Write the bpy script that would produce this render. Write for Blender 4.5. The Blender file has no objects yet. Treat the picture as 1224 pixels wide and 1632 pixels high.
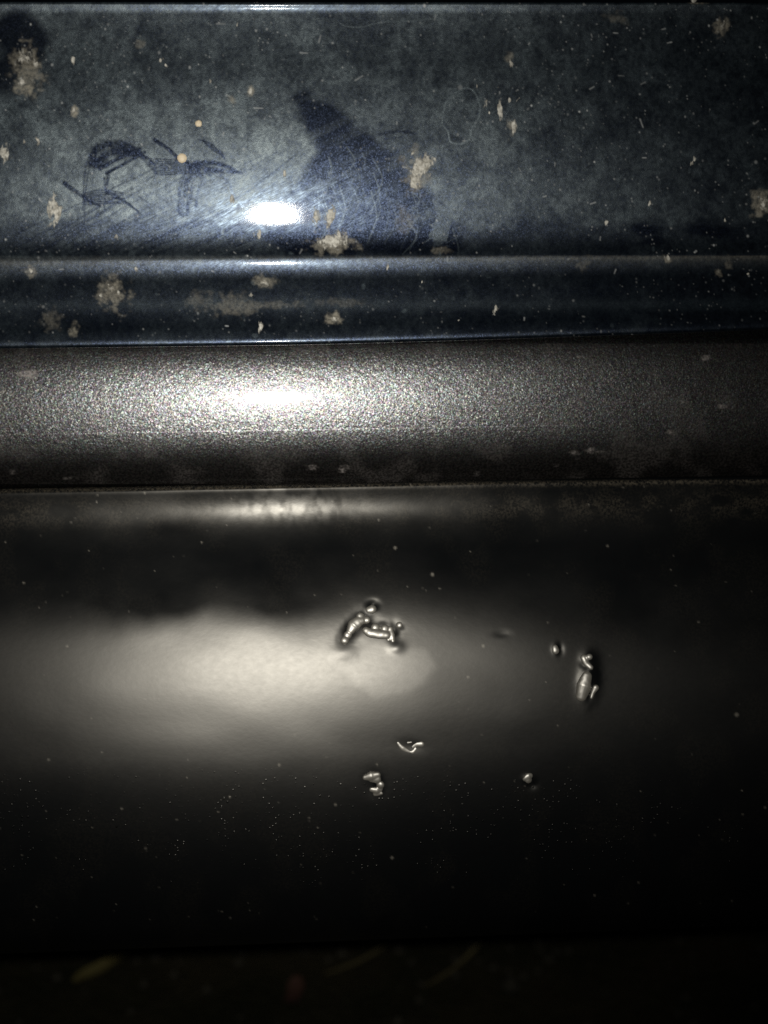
import bpy, math, random
import numpy as np
from mathutils import Matrix, Vector

rng = np.random.default_rng(7)
random.seed(7)
S = bpy.context.scene
COL = S.collection

# ------------------------------------------------------------------ camera
CAM = np.array([0.0, 0.0, 0.55])
F = 2500.0                       # focal length in pixels of a 1224 x 1632 frame
PITCH, YAW, ROLL = math.radians(12.0), math.radians(3.7), math.radians(-0.35)
fw = np.array([math.sin(YAW) * math.cos(PITCH), math.cos(YAW) * math.cos(PITCH), -math.sin(PITCH)])
rt = np.array([math.cos(YAW), -math.sin(YAW), 0.0])
up = np.cross(rt, fw)
rt, up = rt * math.cos(ROLL) + up * math.sin(ROLL), up * math.cos(ROLL) - rt * math.sin(ROLL)
cam_d = bpy.data.cameras.new('camera')
cam = bpy.data.objects.new('camera', cam_d)
COL.objects.link(cam)
cam.matrix_world = Matrix(((rt[0], up[0], -fw[0], CAM[0]), (rt[1], up[1], -fw[1], CAM[1]),
                           (rt[2], up[2], -fw[2], CAM[2]), (0, 0, 0, 1)))
cam_d.sensor_fit = 'HORIZONTAL'
cam_d.sensor_width = 36.0
cam_d.lens = 36.0 * F / 1224.0
cam_d.clip_start, cam_d.clip_end = 0.01, 200.0
cam_d.dof.use_dof = True
cam_d.dof.focus_distance = 0.598
cam_d.dof.aperture_fstop = 9.0
S.camera = cam

# ------------------------------------------------------------------ night sky
W = bpy.data.worlds.new('World')
S.world = W
W.use_nodes = True
bg = W.node_tree.nodes['Background']
bg.inputs[0].default_value = (0.55, 0.7, 1.0, 1)
bg.inputs[1].default_value = 0.0012

# ------------------------------------------------------------------ phone flash beside the lens
ld = bpy.data.lights.new('phone_flash', 'AREA')
ld.shape = 'ELLIPSE'
ld.size, ld.size_y = 0.0055, 0.0065
ld.energy = 0.40
ld.spread = math.radians(58)
ld.color = (1.0, 0.965, 0.89)
flash = bpy.data.objects.new('phone_flash', ld)
COL.objects.link(flash)
fm = cam.matrix_world.copy()
fm.translation = Vector(CAM + up * 0.008 - rt * 0.004)
flash.matrix_world = fm @ Matrix.Rotation(math.radians(5.0), 4, 'Y') @ Matrix.Rotation(math.radians(2.0), 4, 'X')

S.view_settings.view_transform = 'Standard'
S.view_settings.look = 'None'
S.view_settings.exposure = 0.0
S.view_settings.gamma = 1.0
S.cycles.use_denoising = False
S.cycles.max_bounces = 4
S.cycles.sample_clamp_indirect = 2.0
S.cycles.sample_clamp_direct = 12.0


# ------------------------------------------------------------------ noise helpers
def _hash(ix, iy, seed):
    h = (ix.astype(np.int64) * 374761393 + iy.astype(np.int64) * 668265263 + seed * 1442695041) & 0xffffffff
    h = ((h ^ (h >> 13)) * 1274126177) & 0xffffffff
    h = h ^ (h >> 16)
    return (h & 0xffffff) / float(0xffffff)


def vnoise(x, y, seed=0):
    x, y = np.broadcast_arrays(np.asarray(x, float), np.asarray(y, float))
    ix, iy = np.floor(x), np.floor(y)
    fx, fy = x - ix, y - iy
    fx = fx * fx * (3 - 2 * fx)
    fy = fy * fy * (3 - 2 * fy)
    a, b = _hash(ix, iy, seed), _hash(ix + 1, iy, seed)
    c, d = _hash(ix, iy + 1, seed), _hash(ix + 1, iy + 1, seed)
    return (a + (b - a) * fx) * (1 - fy) + (c + (d - c) * fx) * fy


def fbm(x, y, seed=0, oct=4, gain=0.5):
    s, amp, tot = 0.0, 1.0, 0.0
    for o in range(oct):
        s = s + amp * vnoise(x * 2 ** o + 17.3 * o, y * 2 ** o - 9.1 * o, seed + o)
        tot += amp
        amp *= gain
    return s / tot


def sstep(a, b, x):
    t = np.clip((x - a) / (b - a), 0, 1)
    return t * t * (3 - 2 * t)


# ------------------------------------------------------------------ the car's cross section
# heights are worked out from the surface's slope: d is how many degrees a surface leans up (+) or
# down (-) from facing the flash; the body is this section drawn out along x.
def row_theta(y):
    return PITCH + np.arctan((np.asarray(y, float) - 816.0) / F)


class Section:
    def __init__(self, slopes, y_fix, r_fix, step=0.5):
        ys = np.arange(slopes[0][0], slopes[-1][0] + step, step)
        dl = np.radians(np.interp(ys, [s[0] for s in slopes], [s[1] for s in slopes]))
        k = np.ones(3) / 3
        pad = np.pad(dl, 1, mode='edge')
        dl = np.convolve(pad, k, 'valid')
        th = row_theta(ys)
        dth = np.gradient(th)
        lr = np.cumsum(-np.tan(dl) * dth)
        lr = lr - np.interp(y_fix, ys, lr)
        self.ys, self.th, self.r, self.dl = ys, th, r_fix * np.exp(lr), dl

    def point(self, y):
        th, r = np.interp(y, self.ys, self.th), np.interp(y, self.ys, self.r)
        return CAM[1] + r * np.cos(th), CAM[2] - r * np.sin(th)

    def normal(self, y):
        th, d = np.interp(y, self.ys, self.th), np.interp(y, self.ys, self.dl)
        a = th + d
        return -np.cos(a), np.sin(a)

    def hit(self, px, py):
        """world point and normal of this surface along a sight line"""
        px, py = np.asarray(px, float), np.asarray(py, float)
        d = fw + ((px - 612) / F)[..., None] * rt - ((py - 816) / F)[..., None] * up
        th = np.arctan2(-d[..., 2], d[..., 1])
        r = np.interp(th, self.th, self.r)
        P = CAM + d * (r / np.hypot(d[..., 1], d[..., 2]))[..., None]
        a = th + np.interp(th, self.th, self.dl)
        N = np.stack([np.zeros_like(a), -np.cos(a), np.sin(a)], -1)
        return P, N


def project(P):
    d = P - CAM
    z = d @ fw
    return 612 + F * (d @ rt) / z, 816 - F * (d @ up) / z


panel_sec = Section([(3, 62), (5, 25), (8, 0), (10, -3), (13, 0), (22, 10), (100, 13), (200, 9), (280, 4.0), (326, 1.0), (352, 0),
                     (366, -1.4), (378, -5), (392, -12), (402, -16), (409, -13), (413, -3), (417, 0), (427, 4), (445, 16), (474, 12.5),
                     (492, 13), (520, 20), (537, 13), (543, 0), (546, -20), (549, -65)], 350, 0.594)
strip_r = np.interp(546, panel_sec.ys, panel_sec.r) + 0.002
strip_sec = Section([(500, 20), (546, 24), (558, 14), (590, 6), (635, 0), (670, -4.0), (683.4, -5.6), (684, 1.5), (684.6, -6.0),
                     (706, -11), (722, -17), (742, -29), (765, -43), (790, -58)], 548, strip_r)
bump_r = np.interp(775, strip_sec.ys, strip_sec.r) - 0.004
bump_sec = Section([(771, 70), (774, 30), (777, 0), (782, -7), (790, -6), (810, 0), (840, 10), (875, 16), (910, 14),
                    (950, 9), (1010, 4), (1070, 0), (1200, -10.5), (1300, -25), (1400, -44), (1460, -60),
                    (1490, -75), (1500, -80)], 775, bump_r)
lid_sec = Section([(-420, 6), (-200, 8), (-30, 6), (-14, -5), (-8, -40), (-4, -70)], -10,
                  np.interp(4, panel_sec.ys, panel_sec.r) - 0.001)


# ------------------------------------------------------------------ mesh helpers
def mesh_obj(name, verts, faces, mat, parent=None, smooth=True):
    me = bpy.data.meshes.new(name)
    verts = np.asarray(verts, np.float32)
    faces = np.asarray(faces, np.int32)
    n = faces.shape[1]
    me.vertices.add(len(verts))
    me.vertices.foreach_set('co', verts.ravel())
    me.loops.add(faces.size)
    me.loops.foreach_set('vertex_index', faces.ravel())
    me.polygons.add(len(faces))
    me.polygons.foreach_set('loop_start', np.arange(0, faces.size, n, dtype=np.int32))
    me.polygons.foreach_set('loop_total', np.full(len(faces), n, np.int32))
    me.update(calc_edges=True)
    me.polygons.foreach_set('use_smooth', np.full(len(faces), smooth))
    o = bpy.data.objects.new(name, me)
    o.data.materials.append(mat)
    COL.objects.link(o)
    if parent:
        o.parent = parent
    return o


def add_attr(o, name, vals):
    a = o.data.attributes.new(name, 'FLOAT', 'POINT')
    a.data.foreach_set('value', np.asarray(vals, np.float32).ravel())


def grid_faces(nr, nc):
    i = np.arange(nr - 1)[:, None] * nc + np.arange(nc - 1)[None, :]
    return np.stack([i, i + nc, i + nc + 1, i + 1], -1).reshape(-1, 4)


def columns(step):
    mid = np.arange(-0.125, 0.205, step)
    side = max(step, 0.0008)
    left = np.concatenate([-0.225 - np.geomspace(0.004, 0.5, 36)[::-1], np.arange(-0.225, -0.1251, side)])
    right = np.concatenate([np.arange(0.2055, 0.305, side), 0.305 + np.geomspace(0.004, 0.5, 36)])
    return np.concatenate([left, mid, right])


def edge_rise(y, X):
    """the painted panel's lower edge climbs a little towards the right"""
    return 0.0036 * sstep(425, 549, y) * (np.clip(X, 0, 0.8) / 0.186) ** 1.35


def sweep(sec, y0, y1, ystep, xstep, top_return, bottom_return, lift=None):
    """surface of a section along x, with its edges folded back into the body"""
    ys = np.linspace(y0, y1, int((y1 - y0) / ystep) + 1)
    Y, Z = sec.point(ys)
    ny, nz = sec.normal(ys)
    xs = columns(xstep)
    P = np.empty((len(ys), len(xs), 3))
    P[..., 0] = xs
    P[..., 1] = Y[:, None]
    P[..., 2] = Z[:, None]
    if sec is panel_sec:
        P[..., 2] += edge_rise(ys[:, None], xs[None, :])
    px, py = project(P)
    if lift is not None:
        h = lift(px, py)
        P[..., 1] += ny[:, None] * h
        P[..., 2] += nz[:, None] * h
    rows = [P]
    if top_return:
        for dy, dz in reversed(top_return):
            q = P[0].copy(); q[:, 1] += dy; q[:, 2] += dz
            rows.insert(0, q[None])
    if bottom_return:
        for dy, dz in bottom_return:
            q = P[-1].copy(); q[:, 1] += dy; q[:, 2] += dz
            rows.append(q[None])
    P = np.concatenate(rows, 0)
    px, py = project(P)
    return P, px, py


# ------------------------------------------------------------------ material helpers
class NT:
    def __init__(self, name):
        self.m = bpy.data.materials.new(name)
        self.m.use_nodes = True
        self.t = self.m.node_tree
        self.t.nodes.clear()
        self.out = self.n('ShaderNodeOutputMaterial')

    def n(self, typ, **kw):
        nd = self.t.nodes.new(typ)
        for k, v in kw.items():
            if k.startswith('i_'):
                self.put(nd.inputs[k[2:].replace('_', ' ')], v)
            else:
                setattr(nd, k, v)
        return nd

    def put(self, sock, v):
        if hasattr(v, 'links') or isinstance(v, bpy.types.NodeSocket):
            self.t.links.new(v, sock)
        else:
            sock.default_value = v

    def math(self, op, a, b=None, c=None, clamp=False):
        nd = self.n('ShaderNodeMath', operation=op, use_clamp=clamp)
        for i, v in enumerate((a, b, c)):
            if v is not None:
                self.put(nd.inputs[i], v)
        return nd.outputs[0]

    def ramp(self, v, a, b, c=0.0, d=1.0):
        nd = self.n('ShaderNodeMapRange', interpolation_type='SMOOTHSTEP')
        for i, q in enumerate((v, a, b, c, d)):
            self.put(nd.inputs[i], q)
        return nd.outputs[0]

    def mixc(self, f, a, b):
        nd = self.n('ShaderNodeMix', data_type='RGBA')
        self.put(nd.inputs[0], f)
        self.put(nd.inputs[6], a)
        self.put(nd.inputs[7], b)
        return nd.outputs[2]

    def attr(self, name):
        return self.n('ShaderNodeAttribute', attribute_name=name).outputs['Fac']

    def pos(self):
        return self.n('ShaderNodeTexCoord').outputs['Object']

    def noise(self, vec, scale, detail=2, rough=0.5):
        nd = self.n('ShaderNodeTexNoise')
        self.put(nd.inputs['Vector'], vec)
        nd.inputs['Scale'].default_value = scale
        nd.inputs['Detail'].default_value = detail
        nd.inputs['Roughness'].default_value = rough
        return nd.outputs['Fac']

    def bump(self, h, strength, dist, normal=None):
        nd = self.n('ShaderNodeBump')
        self.put(nd.inputs['Height'], h)
        self.put(nd.inputs['Strength'], strength)
        nd.inputs['Distance'].default_value = dist
        if normal is not None:
            self.put(nd.inputs['Normal'], normal)
        return nd.outputs['Normal']

    def bsdf(self, **kw):
        nd = self.n('ShaderNodeBsdfPrincipled')
        for k, v in kw.items():
            self.put(nd.inputs[k.replace('_', ' ')], v)
        return nd.outputs[0]

    def mixs(self, f, a, b):
        nd = self.n('ShaderNodeMixShader')
        self.put(nd.inputs[0], f)
        self.put(nd.inputs[1], a)
        self.put(nd.inputs[2], b)
        return nd.outputs[0]

    def done(self, sh):
        self.t.links.new(sh, self.out.inputs[0])
        return self.m


def flake_normal(g, vec, scale, amount):
    v = g.n('ShaderNodeTexVoronoi', feature='F1')
    g.put(v.inputs['Vector'], vec)
    v.inputs['Scale'].default_value = scale
    sub = g.n('ShaderNodeVectorMath', operation='SUBTRACT')
    g.put(sub.inputs[0], v.outputs['Color'])
    sub.inputs[1].default_value = (0.5, 0.5, 0.5)
    sc = g.n('ShaderNodeVectorMath', operation='SCALE')
    g.put(sc.inputs[0], sub.outputs[0])
    g.put(sc.inputs['Scale'], amount)
    geo = g.n('ShaderNodeNewGeometry')
    ad = g.n('ShaderNodeVectorMath', operation='ADD')
    g.put(ad.inputs[0], geo.outputs['Normal'])
    g.put(ad.inputs[1], sc.outputs[0])
    nm = g.n('ShaderNodeVectorMath', operation='NORMALIZE')
    g.put(nm.inputs[0], ad.outputs[0])
    return nm.outputs[0], v.outputs['Color']


def mat_paint():
    g = NT('dusty navy paint')
    p = g.pos()
    film, stain, spk = g.attr('film'), g.attr('stain'), g.attr('speck')
    fn, _ = flake_normal(g, p, 2600, 0.13)
    cn = g.bump(g.noise(p, 2600, 2, 0.6), 0.022, 0.0003)
    paint = g.bsdf(Coat_Normal=cn, Base_Color=(0.00045, 0.0030, 0.0110, 1), Metallic=0.85, Roughness=0.31, Normal=fn,
                   Coat_Weight=1.0, Coat_Roughness=0.034, Coat_IOR=1.5)
    mp = g.n('ShaderNodeMapping')
    g.put(mp.inputs['Vector'], p)
    mp.inputs['Rotation'].default_value = (0, 0.47, 0)
    mp2 = g.n('ShaderNodeMapping')
    g.put(mp2.inputs['Vector'], mp.outputs[0])
    mp2.inputs['Scale'].default_value = (0.16, 1, 1.3)
    sw = g.ramp(g.noise(mp2.outputs[0], 2200, 2, 0.6), 0.40, 0.68, 0.25, 1.0)
    swirl = g.n('ShaderNodeBsdfAnisotropic')
    swirl.inputs['Color'].default_value = (0.046, 0.060, 0.076, 1)
    swirl.inputs['Roughness'].default_value = 0.235
    g.put(swirl.inputs['Normal'], cn)
    sw = g.math('MULTIPLY', sw, g.ramp(g.noise(p, 420, 3, 0.6), 0.35, 0.7, 0.35, 1.2))
    sw = g.math('MULTIPLY', sw, g.ramp(film, 0.0, 0.35, 0.30, 1.0))
    paint = g.mixs(g.math('MULTIPLY', sw, 0.46, clamp=True), paint, swirl.outputs[0])
    n1 = g.noise(p, 900, 3, 0.6)
    n2 = g.noise(p, 3500, 2, 0.6)
    grain = g.math('MULTIPLY', g.ramp(n1, 0.25, 0.75, 0.7, 1.3), g.ramp(n2, 0.3, 0.72, 0.7, 1.3))
    fac = g.math('MULTIPLY', film, grain, clamp=True)
    dn = g.bump(n2, 0.2, 0.0003)
    dust = g.bsdf(Base_Color=(0.032, 0.046, 0.056, 1), Roughness=0.375, Normal=dn, Specular_IOR_Level=1.0, Specular_Tint=(0.82, 0.95, 1.0, 1))
    sh = g.mixs(fac, paint, dust)
    soil = g.bsdf(Base_Color=(0.30, 0.275, 0.215, 1), Roughness=0.7, Normal=dn)
    sh = g.mixs(g.math('MULTIPLY', stain, g.ramp(n1, 0.3, 0.7, 0.5, 1.3), clamp=True), sh, soil)
    dot = g.bsdf(Base_Color=(0.46, 0.48, 0.48, 1), Roughness=0.5)
    sh = g.mixs(spk, sh, dot)
    return g.done(sh)


def mat_strip():
    g = NT('grey metallic trim paint')
    p = g.pos()
    peel = g.noise(p, 620, 2, 0.6)
    peel2 = g.noise(p, 1500, 1, 0.5)
    bn = g.bump(g.math('ADD', peel, g.math('MULTIPLY', peel2, 0.45)), 1.0, 0.000075)
    v = g.n('ShaderNodeTexVoronoi', feature='F1')
    g.put(v.inputs['Vector'], p)
    v.inputs['Scale'].default_value = 2300
    sub = g.n('ShaderNodeVectorMath', operation='SUBTRACT')
    g.put(sub.inputs[0], v.outputs['Color'])
    sub.inputs[1].default_value = (0.5, 0.5, 0.5)
    sc = g.n('ShaderNodeVectorMath', operation='SCALE')
    g.put(sc.inputs[0], sub.outputs[0])
    sc.inputs['Scale'].default_value = 0.10
    ad = g.n('ShaderNodeVectorMath', operation='ADD')
    g.put(ad.inputs[0], bn)
    g.put(ad.inputs[1], sc.outputs[0])
    nm = g.n('ShaderNodeVectorMath', operation='NORMALIZE')
    g.put(nm.inputs[0], ad.outputs[0])
    sep = g.n('ShaderNodeSeparateColor')
    g.put(sep.inputs[0], v.outputs['Color'])
    v2 = g.n('ShaderNodeTexVoronoi', feature='F1')
    off = g.n('ShaderNodeVectorMath', operation='ADD')
    g.put(off.inputs[0], p)
    off.inputs[1].default_value = (3.7, 1.3, 2.2)
    g.put(v2.inputs['Vector'], off.outputs[0])
    v2.inputs['Scale'].default_value = 2100
    tint = g.mixc(0.02, (0.0425, 0.0430, 0.0445, 1), v2.outputs['Color'])
    sep2 = g.n('ShaderNodeSeparateColor')
    g.put(sep2.inputs[0], v2.outputs['Color'])
    lum = g.ramp(sep2.outputs[1], 0.0, 1.0, 0.72, 1.2)
    colr = g.n('ShaderNodeMix', data_type='RGBA', blend_type='MULTIPLY')
    g.put(colr.inputs[0], 1.0)
    g.put(colr.inputs[6], tint)
    cc = g.n('ShaderNodeCombineColor')
    for i in range(3):
        g.put(cc.inputs[i], lum)
    g.put(colr.inputs[7], cc.outputs[0])
    sh = g.bsdf(Base_Color=colr.outputs[2], Metallic=1.0, Roughness=0.315, Normal=nm.outputs[0],
                Coat_Weight=0.10, Coat_Roughness=0.09)
    dust = g.bsdf(Base_Color=(0.20, 0.18, 0.17, 1), Roughness=0.7)
    sh = g.mixs(g.math('MULTIPLY', g.attr('film'), g.ramp(g.noise(p, 1200, 3), 0.35, 0.7, 0.3, 1.2), clamp=True), sh, dust)
    return g.done(sh)


def mat_plastic():
    g = NT('satin black plastic')
    p = g.pos()
    smudge_sheen, dust, spk = g.attr('smudge_sheen'), g.attr('film'), g.attr('speck')
    st = g.n('ShaderNodeMapping')
    g.put(st.inputs['Vector'], p)
    st.inputs['Rotation'].default_value = (0, -0.5, 0)
    st.inputs['Scale'].default_value = (0.8, 1, 1.3)
    streak = g.noise(st.outputs[0], 420, 3, 0.6)
    rough = g.math('ADD', g.math('MULTIPLY', smudge_sheen, 0.04), 0.33)
    spec = g.math('ADD', g.math('MULTIPLY', smudge_sheen, 0.80), 0.03)
    rough = g.math('SUBTRACT', rough, g.math('MULTIPLY', g.attr('satin'), 0.07))
    rough = g.math('ADD', rough, g.math('MULTIPLY', g.math('SUBTRACT', streak, 0.5), 0.05))
    # moulded grain: sparse little bumps
    v = g.n('ShaderNodeTexVoronoi', feature='F1')
    g.put(v.inputs['Vector'], p)
    v.inputs['Scale'].default_value = 900
    sep = g.n('ShaderNodeSeparateColor')
    g.put(sep.inputs[0], v.outputs['Color'])
    pick = g.ramp(sep.outputs[0], 0.72, 1.0, 0.0, 1.0)
    hgt = g.math('MULTIPLY', g.ramp(v.outputs['Distance'], 0.0, 0.42, 1.0, 0.0), pick)
    hgt = g.math('MULTIPLY', hgt, g.attr('grain'))
    n = g.bump(hgt, 1.0, 0.0004)
    n = g.bump(streak, 0.07, 0.0002, n)
    base = g.bsdf(Base_Color=(0.0035, 0.004, 0.0045, 1), Roughness=rough, Normal=n, Specular_IOR_Level=spec, Specular_Tint=(1.0, 0.965, 0.885, 1))
    du = g.bsdf(Base_Color=(0.30, 0.25, 0.17, 1), Roughness=0.5, Specular_IOR_Level=0.4)
    sh = g.mixs(g.math('MULTIPLY', dust, g.ramp(g.noise(p, 1100, 3, 0.65), 0.35, 0.7, 0.0, 1.0), clamp=True), base, du)
    dot = g.bsdf(Base_Color=(0.5, 0.46, 0.38, 1), Roughness=0.5)
    sh = g.mixs(spk, sh, dot)
    return g.done(sh)


def mat_torn():
    g = NT('torn glossy plastic')
    p = g.pos()
    n = g.bump(g.noise(p, 900, 2), 0.3, 0.0003)
    return g.done(g.bsdf(Base_Color=(0.26, 0.245, 0.21, 1), Metallic=0.55, Roughness=0.44, Specular_IOR_Level=1.0, Coat_Weight=1.0, Coat_Roughness=0.42, Coat_IOR=1.9))


def mat_mud():
    g = NT('dried mud')
    p = g.pos()
    n1 = g.noise(p, 700, 4, 0.6)
    c = g.mixc(g.ramp(n1, 0.3, 0.7), (0.27, 0.255, 0.215, 1), (0.66, 0.645, 0.58, 1))
    mud = g.bsdf(Base_Color=c, Roughness=0.75, Normal=g.bump(n1, 0.8, 0.0006))
    thick = g.math('ADD', g.attr('thick'), g.math('MULTIPLY', g.math('SUBTRACT', g.noise(p, 1600, 3, 0.6), 0.5), 1.1))
    tr = g.n('ShaderNodeBsdfTransparent').outputs[0]
    return g.done(g.mixs(g.ramp(thick, 0.0, 1.05), tr, mud))


def mat_drop():
    g = NT('dried pale droplet')
    p = g.pos()
    c = g.mixc(g.noise(p, 1500, 2), (0.62, 0.50, 0.33, 1), (0.78, 0.68, 0.5, 1))
    return g.done(g.bsdf(Base_Color=c, Roughness=0.5))


def mat_ground():
    g = NT('dark ground')
    p = g.pos()
    n1 = g.noise(p, 9, 5, 0.6)
    n2 = g.noise(p, 120, 4, 0.7)
    c = g.mixc(g.ramp(n1, 0.35, 0.65), (0.022, 0.024, 0.012, 1), (0.046, 0.040, 0.022, 1))
    c = g.mixc(g.ramp(n2, 0.45, 0.75), c, (0.05, 0.045, 0.028, 1))
    return g.done(g.bsdf(Base_Color=c, Roughness=0.95, Normal=g.bump(n2, 0.8, 0.01), Specular_IOR_Level=0.1))


def mat_plain(name, c, rough=0.8, var=60):
    g = NT(name)
    p = g.pos()
    k = g.mixc(g.noise(p, var, 3), tuple(x * 0.6 for x in c) + (1,), tuple(x * 1.3 for x in c) + (1,))
    return g.done(g.bsdf(Base_Color=k, Roughness=rough))


# ------------------------------------------------------------------ dirt canvas (positions of the marks on the body)
X0, X1, Y0, Y1 = -300, 1560, -60, 1560
cy, cx = np.mgrid[Y0:Y1, X0:X1].astype(np.float32)


def sub(x0, x1, y0, y1):
    x0, x1 = int(max(x0, X0)), int(min(x1, X1))
    y0, y1 = int(max(y0, Y0)), int(min(y1, Y1))
    if x1 <= x0 or y1 <= y0:
        return None
    return (slice(y0 - Y0, y1 - Y0), slice(x0 - X0, x1 - X0))


def spline(pts, n=12):
    P = np.array(pts, float)
    if len(P) == 2:
        t = np.linspace(0, 1, n)[:, None]
        return P[0] + (P[1] - P[0]) * t
    out = []
    Q = np.vstack([2 * P[0] - P[1], P, 2 * P[-1] - P[-2]])
    for i in range(1, len(Q) - 2):
        t = np.linspace(0, 1, n, endpoint=False)[:, None]
        a, b, c, d = Q[i - 1], Q[i], Q[i + 1], Q[i + 2]
        out.append(0.5 * (2 * b + (c - a) * t + (2 * a - 5 * b + 4 * c - d) * t * t + (3 * b - a - 3 * c + d) * t ** 3))
    out.append(P[-1:])
    return np.vstack(out)


def stroke(pts, w0, w1=None, soft=0.5, streak=0.0, seed=0, rag=0.25):
    """soft mask of a brush stroke; returns (slice, mask)"""
    w1 = w0 if w1 is None else w1
    P = spline(pts)
    m = max(w0, w1) + 4
    s = sub(P[:, 0].min() - m, P[:, 0].max() + m, P[:, 1].min() - m, P[:, 1].max() + m)
    if s is None:
        return None, None
    x, y = cx[s], cy[s]
    best = np.full(x.shape, 1e9, np.float32)
    sd = np.zeros_like(best)
    tt = np.zeros_like(best)
    L = len(P) - 1
    for i in range(L):
        a, b = P[i], P[i + 1]
        d = b - a
        l2 = d @ d + 1e-9
        t = np.clip(((x - a[0]) * d[0] + (y - a[1]) * d[1]) / l2, 0, 1)
        ex, ey = x - a[0] - t * d[0], y - a[1] - t * d[1]
        q = ex * ex + ey * ey
        k = q < best
        best = np.where(k, q, best)
        sg = np.sign(d[0] * ey - d[1] * ex) * np.sqrt(q)
        sd = np.where(k, sg, sd)
        tt = np.where(k, (i + t) / L, tt)
    dist = np.sqrt(best)
    w = w0 + (w1 - w0) * tt
    dist = dist + (fbm(x / 5, y / 5, seed + 3, 2) - 0.5) * 2 * rag * w
    mk = 1 - sstep(w * (1 - soft), w + 0.6, dist)
    if streak:
        st = vnoise(sd * 0.55 + 50, tt * 2.0, seed + 9)
        mk = mk * (1 - streak + streak * sstep(0.35, 0.65, st))
    return s, mk


film = np.zeros_like(cx)
stain = np.zeros_like(cx)
speck = np.zeros_like(cx)
smudge_sheen = np.zeros_like(cx)


def wipe(pts, w0, w1=None, k=0.9, **kw):
    s, m = stroke(pts, w0, w1, **kw)
    if s is not None:
        m = m * (0.78 + 0.22 * sstep(0.28, 0.6, fbm(cx[s] / 4, cy[s] / 4, 77, 2)))
        film[s] *= 1 - k * m


def dusting(pts, w0, w1=None, k=0.2, **kw):
    s, m = stroke(pts, w0, w1, **kw)
    if s is not None:
        film[s] = np.maximum(film[s], k * m)


def blob(arr, x, y, rx, ry, k, soft=0.6, rag=0.5, seed=1, mode='max', freq=6.0):
    s = sub(x - rx * 1.8 - 3, x + rx * 1.8 + 4, y - ry * 1.8 - 3, y + ry * 1.8 + 4)
    if s is None:
        return
    d = np.hypot((cx[s] - x) / rx, (cy[s] - y) / ry)
    d = d + (fbm(cx[s] / freq, cy[s] / freq, seed, 3) - 0.5) * 2 * rag
    m = k * (1 - sstep(1 - soft, 1.0, d))
    arr[s] = np.maximum(arr[s], m) if mode == 'max' else arr[s] * (1 - m)


# dust film on the painted panel
pz = (slice(0, 560 - Y0), slice(None))
px_, py_ = cx[pz], cy[pz]
f = 0.30 + 0.26 * np.exp(-((px_ - 300) / 330.0) ** 2 - ((py_ - 270) / 110.0) ** 2) + 0.16 * sstep(0.30, 0.72, fbm(px_ / 80, py_ / 60, 11, 4)) + 0.36 * (fbm(px_ / 11, py_ / 13, 21, 4) - 0.45)  # brighter dust near the flash put in as denser film
f *= np.interp(px_, [-300, 0, 450, 800, 1224, 1560], [0.95, 1.0, 1.05, 0.85, 0.66, 0.6])  # flash falloff towards the right put into the film density
f *= 0.75 + 0.5 * sstep(0.3, 0.7, fbm(px_ / 26, py_ / 30, 31, 3))
f *= 0.6 + 0.4 * sstep(0.25, 0.6, fbm(px_ / 5, py_ / 6, 33, 2))
# thinner film in the hollow just above the crease
edge = 352 + 26 * (fbm(px_ / 45, np.full_like(px_, 3.0), 41, 4) - 0.5) + 14 * (fbm(px_ / 9, py_ / 9, 43, 2) - 0.5)
f *= 1 - 0.62 * sstep(-8, 12, py_ - edge) * (1 - sstep(405, 418, py_))
# film thinned under the crease; the dusty line there also carries ridge light
f = np.where(py_ > 410, f * 0.30 + 0.14 * np.exp(-np.maximum(py_ - 412, 0) / 8.0), f)
f = f + 0.10 * np.exp(-((py_ - 486) / 9.0) ** 2)  # faint ridge highlight across the ledge, put into the film
f = f + 0.08 * np.exp(-((py_ - 8) / 6.0) ** 2)  # bright line of the top rim, put into the film
film[pz] = np.clip(f, 0, 1)

# wiped patch right of the highlight
poly = [(462, 146), (494, 142), (548, 182), (620, 236), (668, 290), (706, 330), (734, 372), (738, 404),
        (470, 408), (420, 380), (470, 300), (500, 240)]


def in_poly(poly, x, y):
    ins = np.zeros(x.shape, bool)
    n = len(poly)
    for i in range(n):
        (xa, ya), (xb, yb) = poly[i], poly[(i + 1) % n]
        c = ((ya > y) != (yb > y)) & (x < (xb - xa) * (y - ya) / (yb - ya + 1e-9) + xa)
        ins ^= c
    return ins


def blur(a, n):
    k = np.ones(n) / n
    for _ in range(2):
        a = np.apply_along_axis(lambda v: np.convolve(v, k, 'same'), 0, a)
        a = np.apply_along_axis(lambda v: np.convolve(v, k, 'same'), 1, a)
    return a


s = sub(400, 800, 100, 440)
wx = cx[s] + 26 * (fbm(cx[s] / 14, cy[s] / 14, 51, 3) - 0.5)
wy = cy[s] + 26 * (fbm(cx[s] / 14, cy[s] / 14, 53, 3) - 0.5)
m = blur(in_poly(poly, wx, wy).astype(np.float32), 11)
m = m * (0.72 + 0.28 * sstep(0.3, 0.6, fbm(cx[s] / 30 + cy[s] / 14, cy[s] / 60, 57, 3)))
film[s] *= 1 - 0.94 * m
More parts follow.
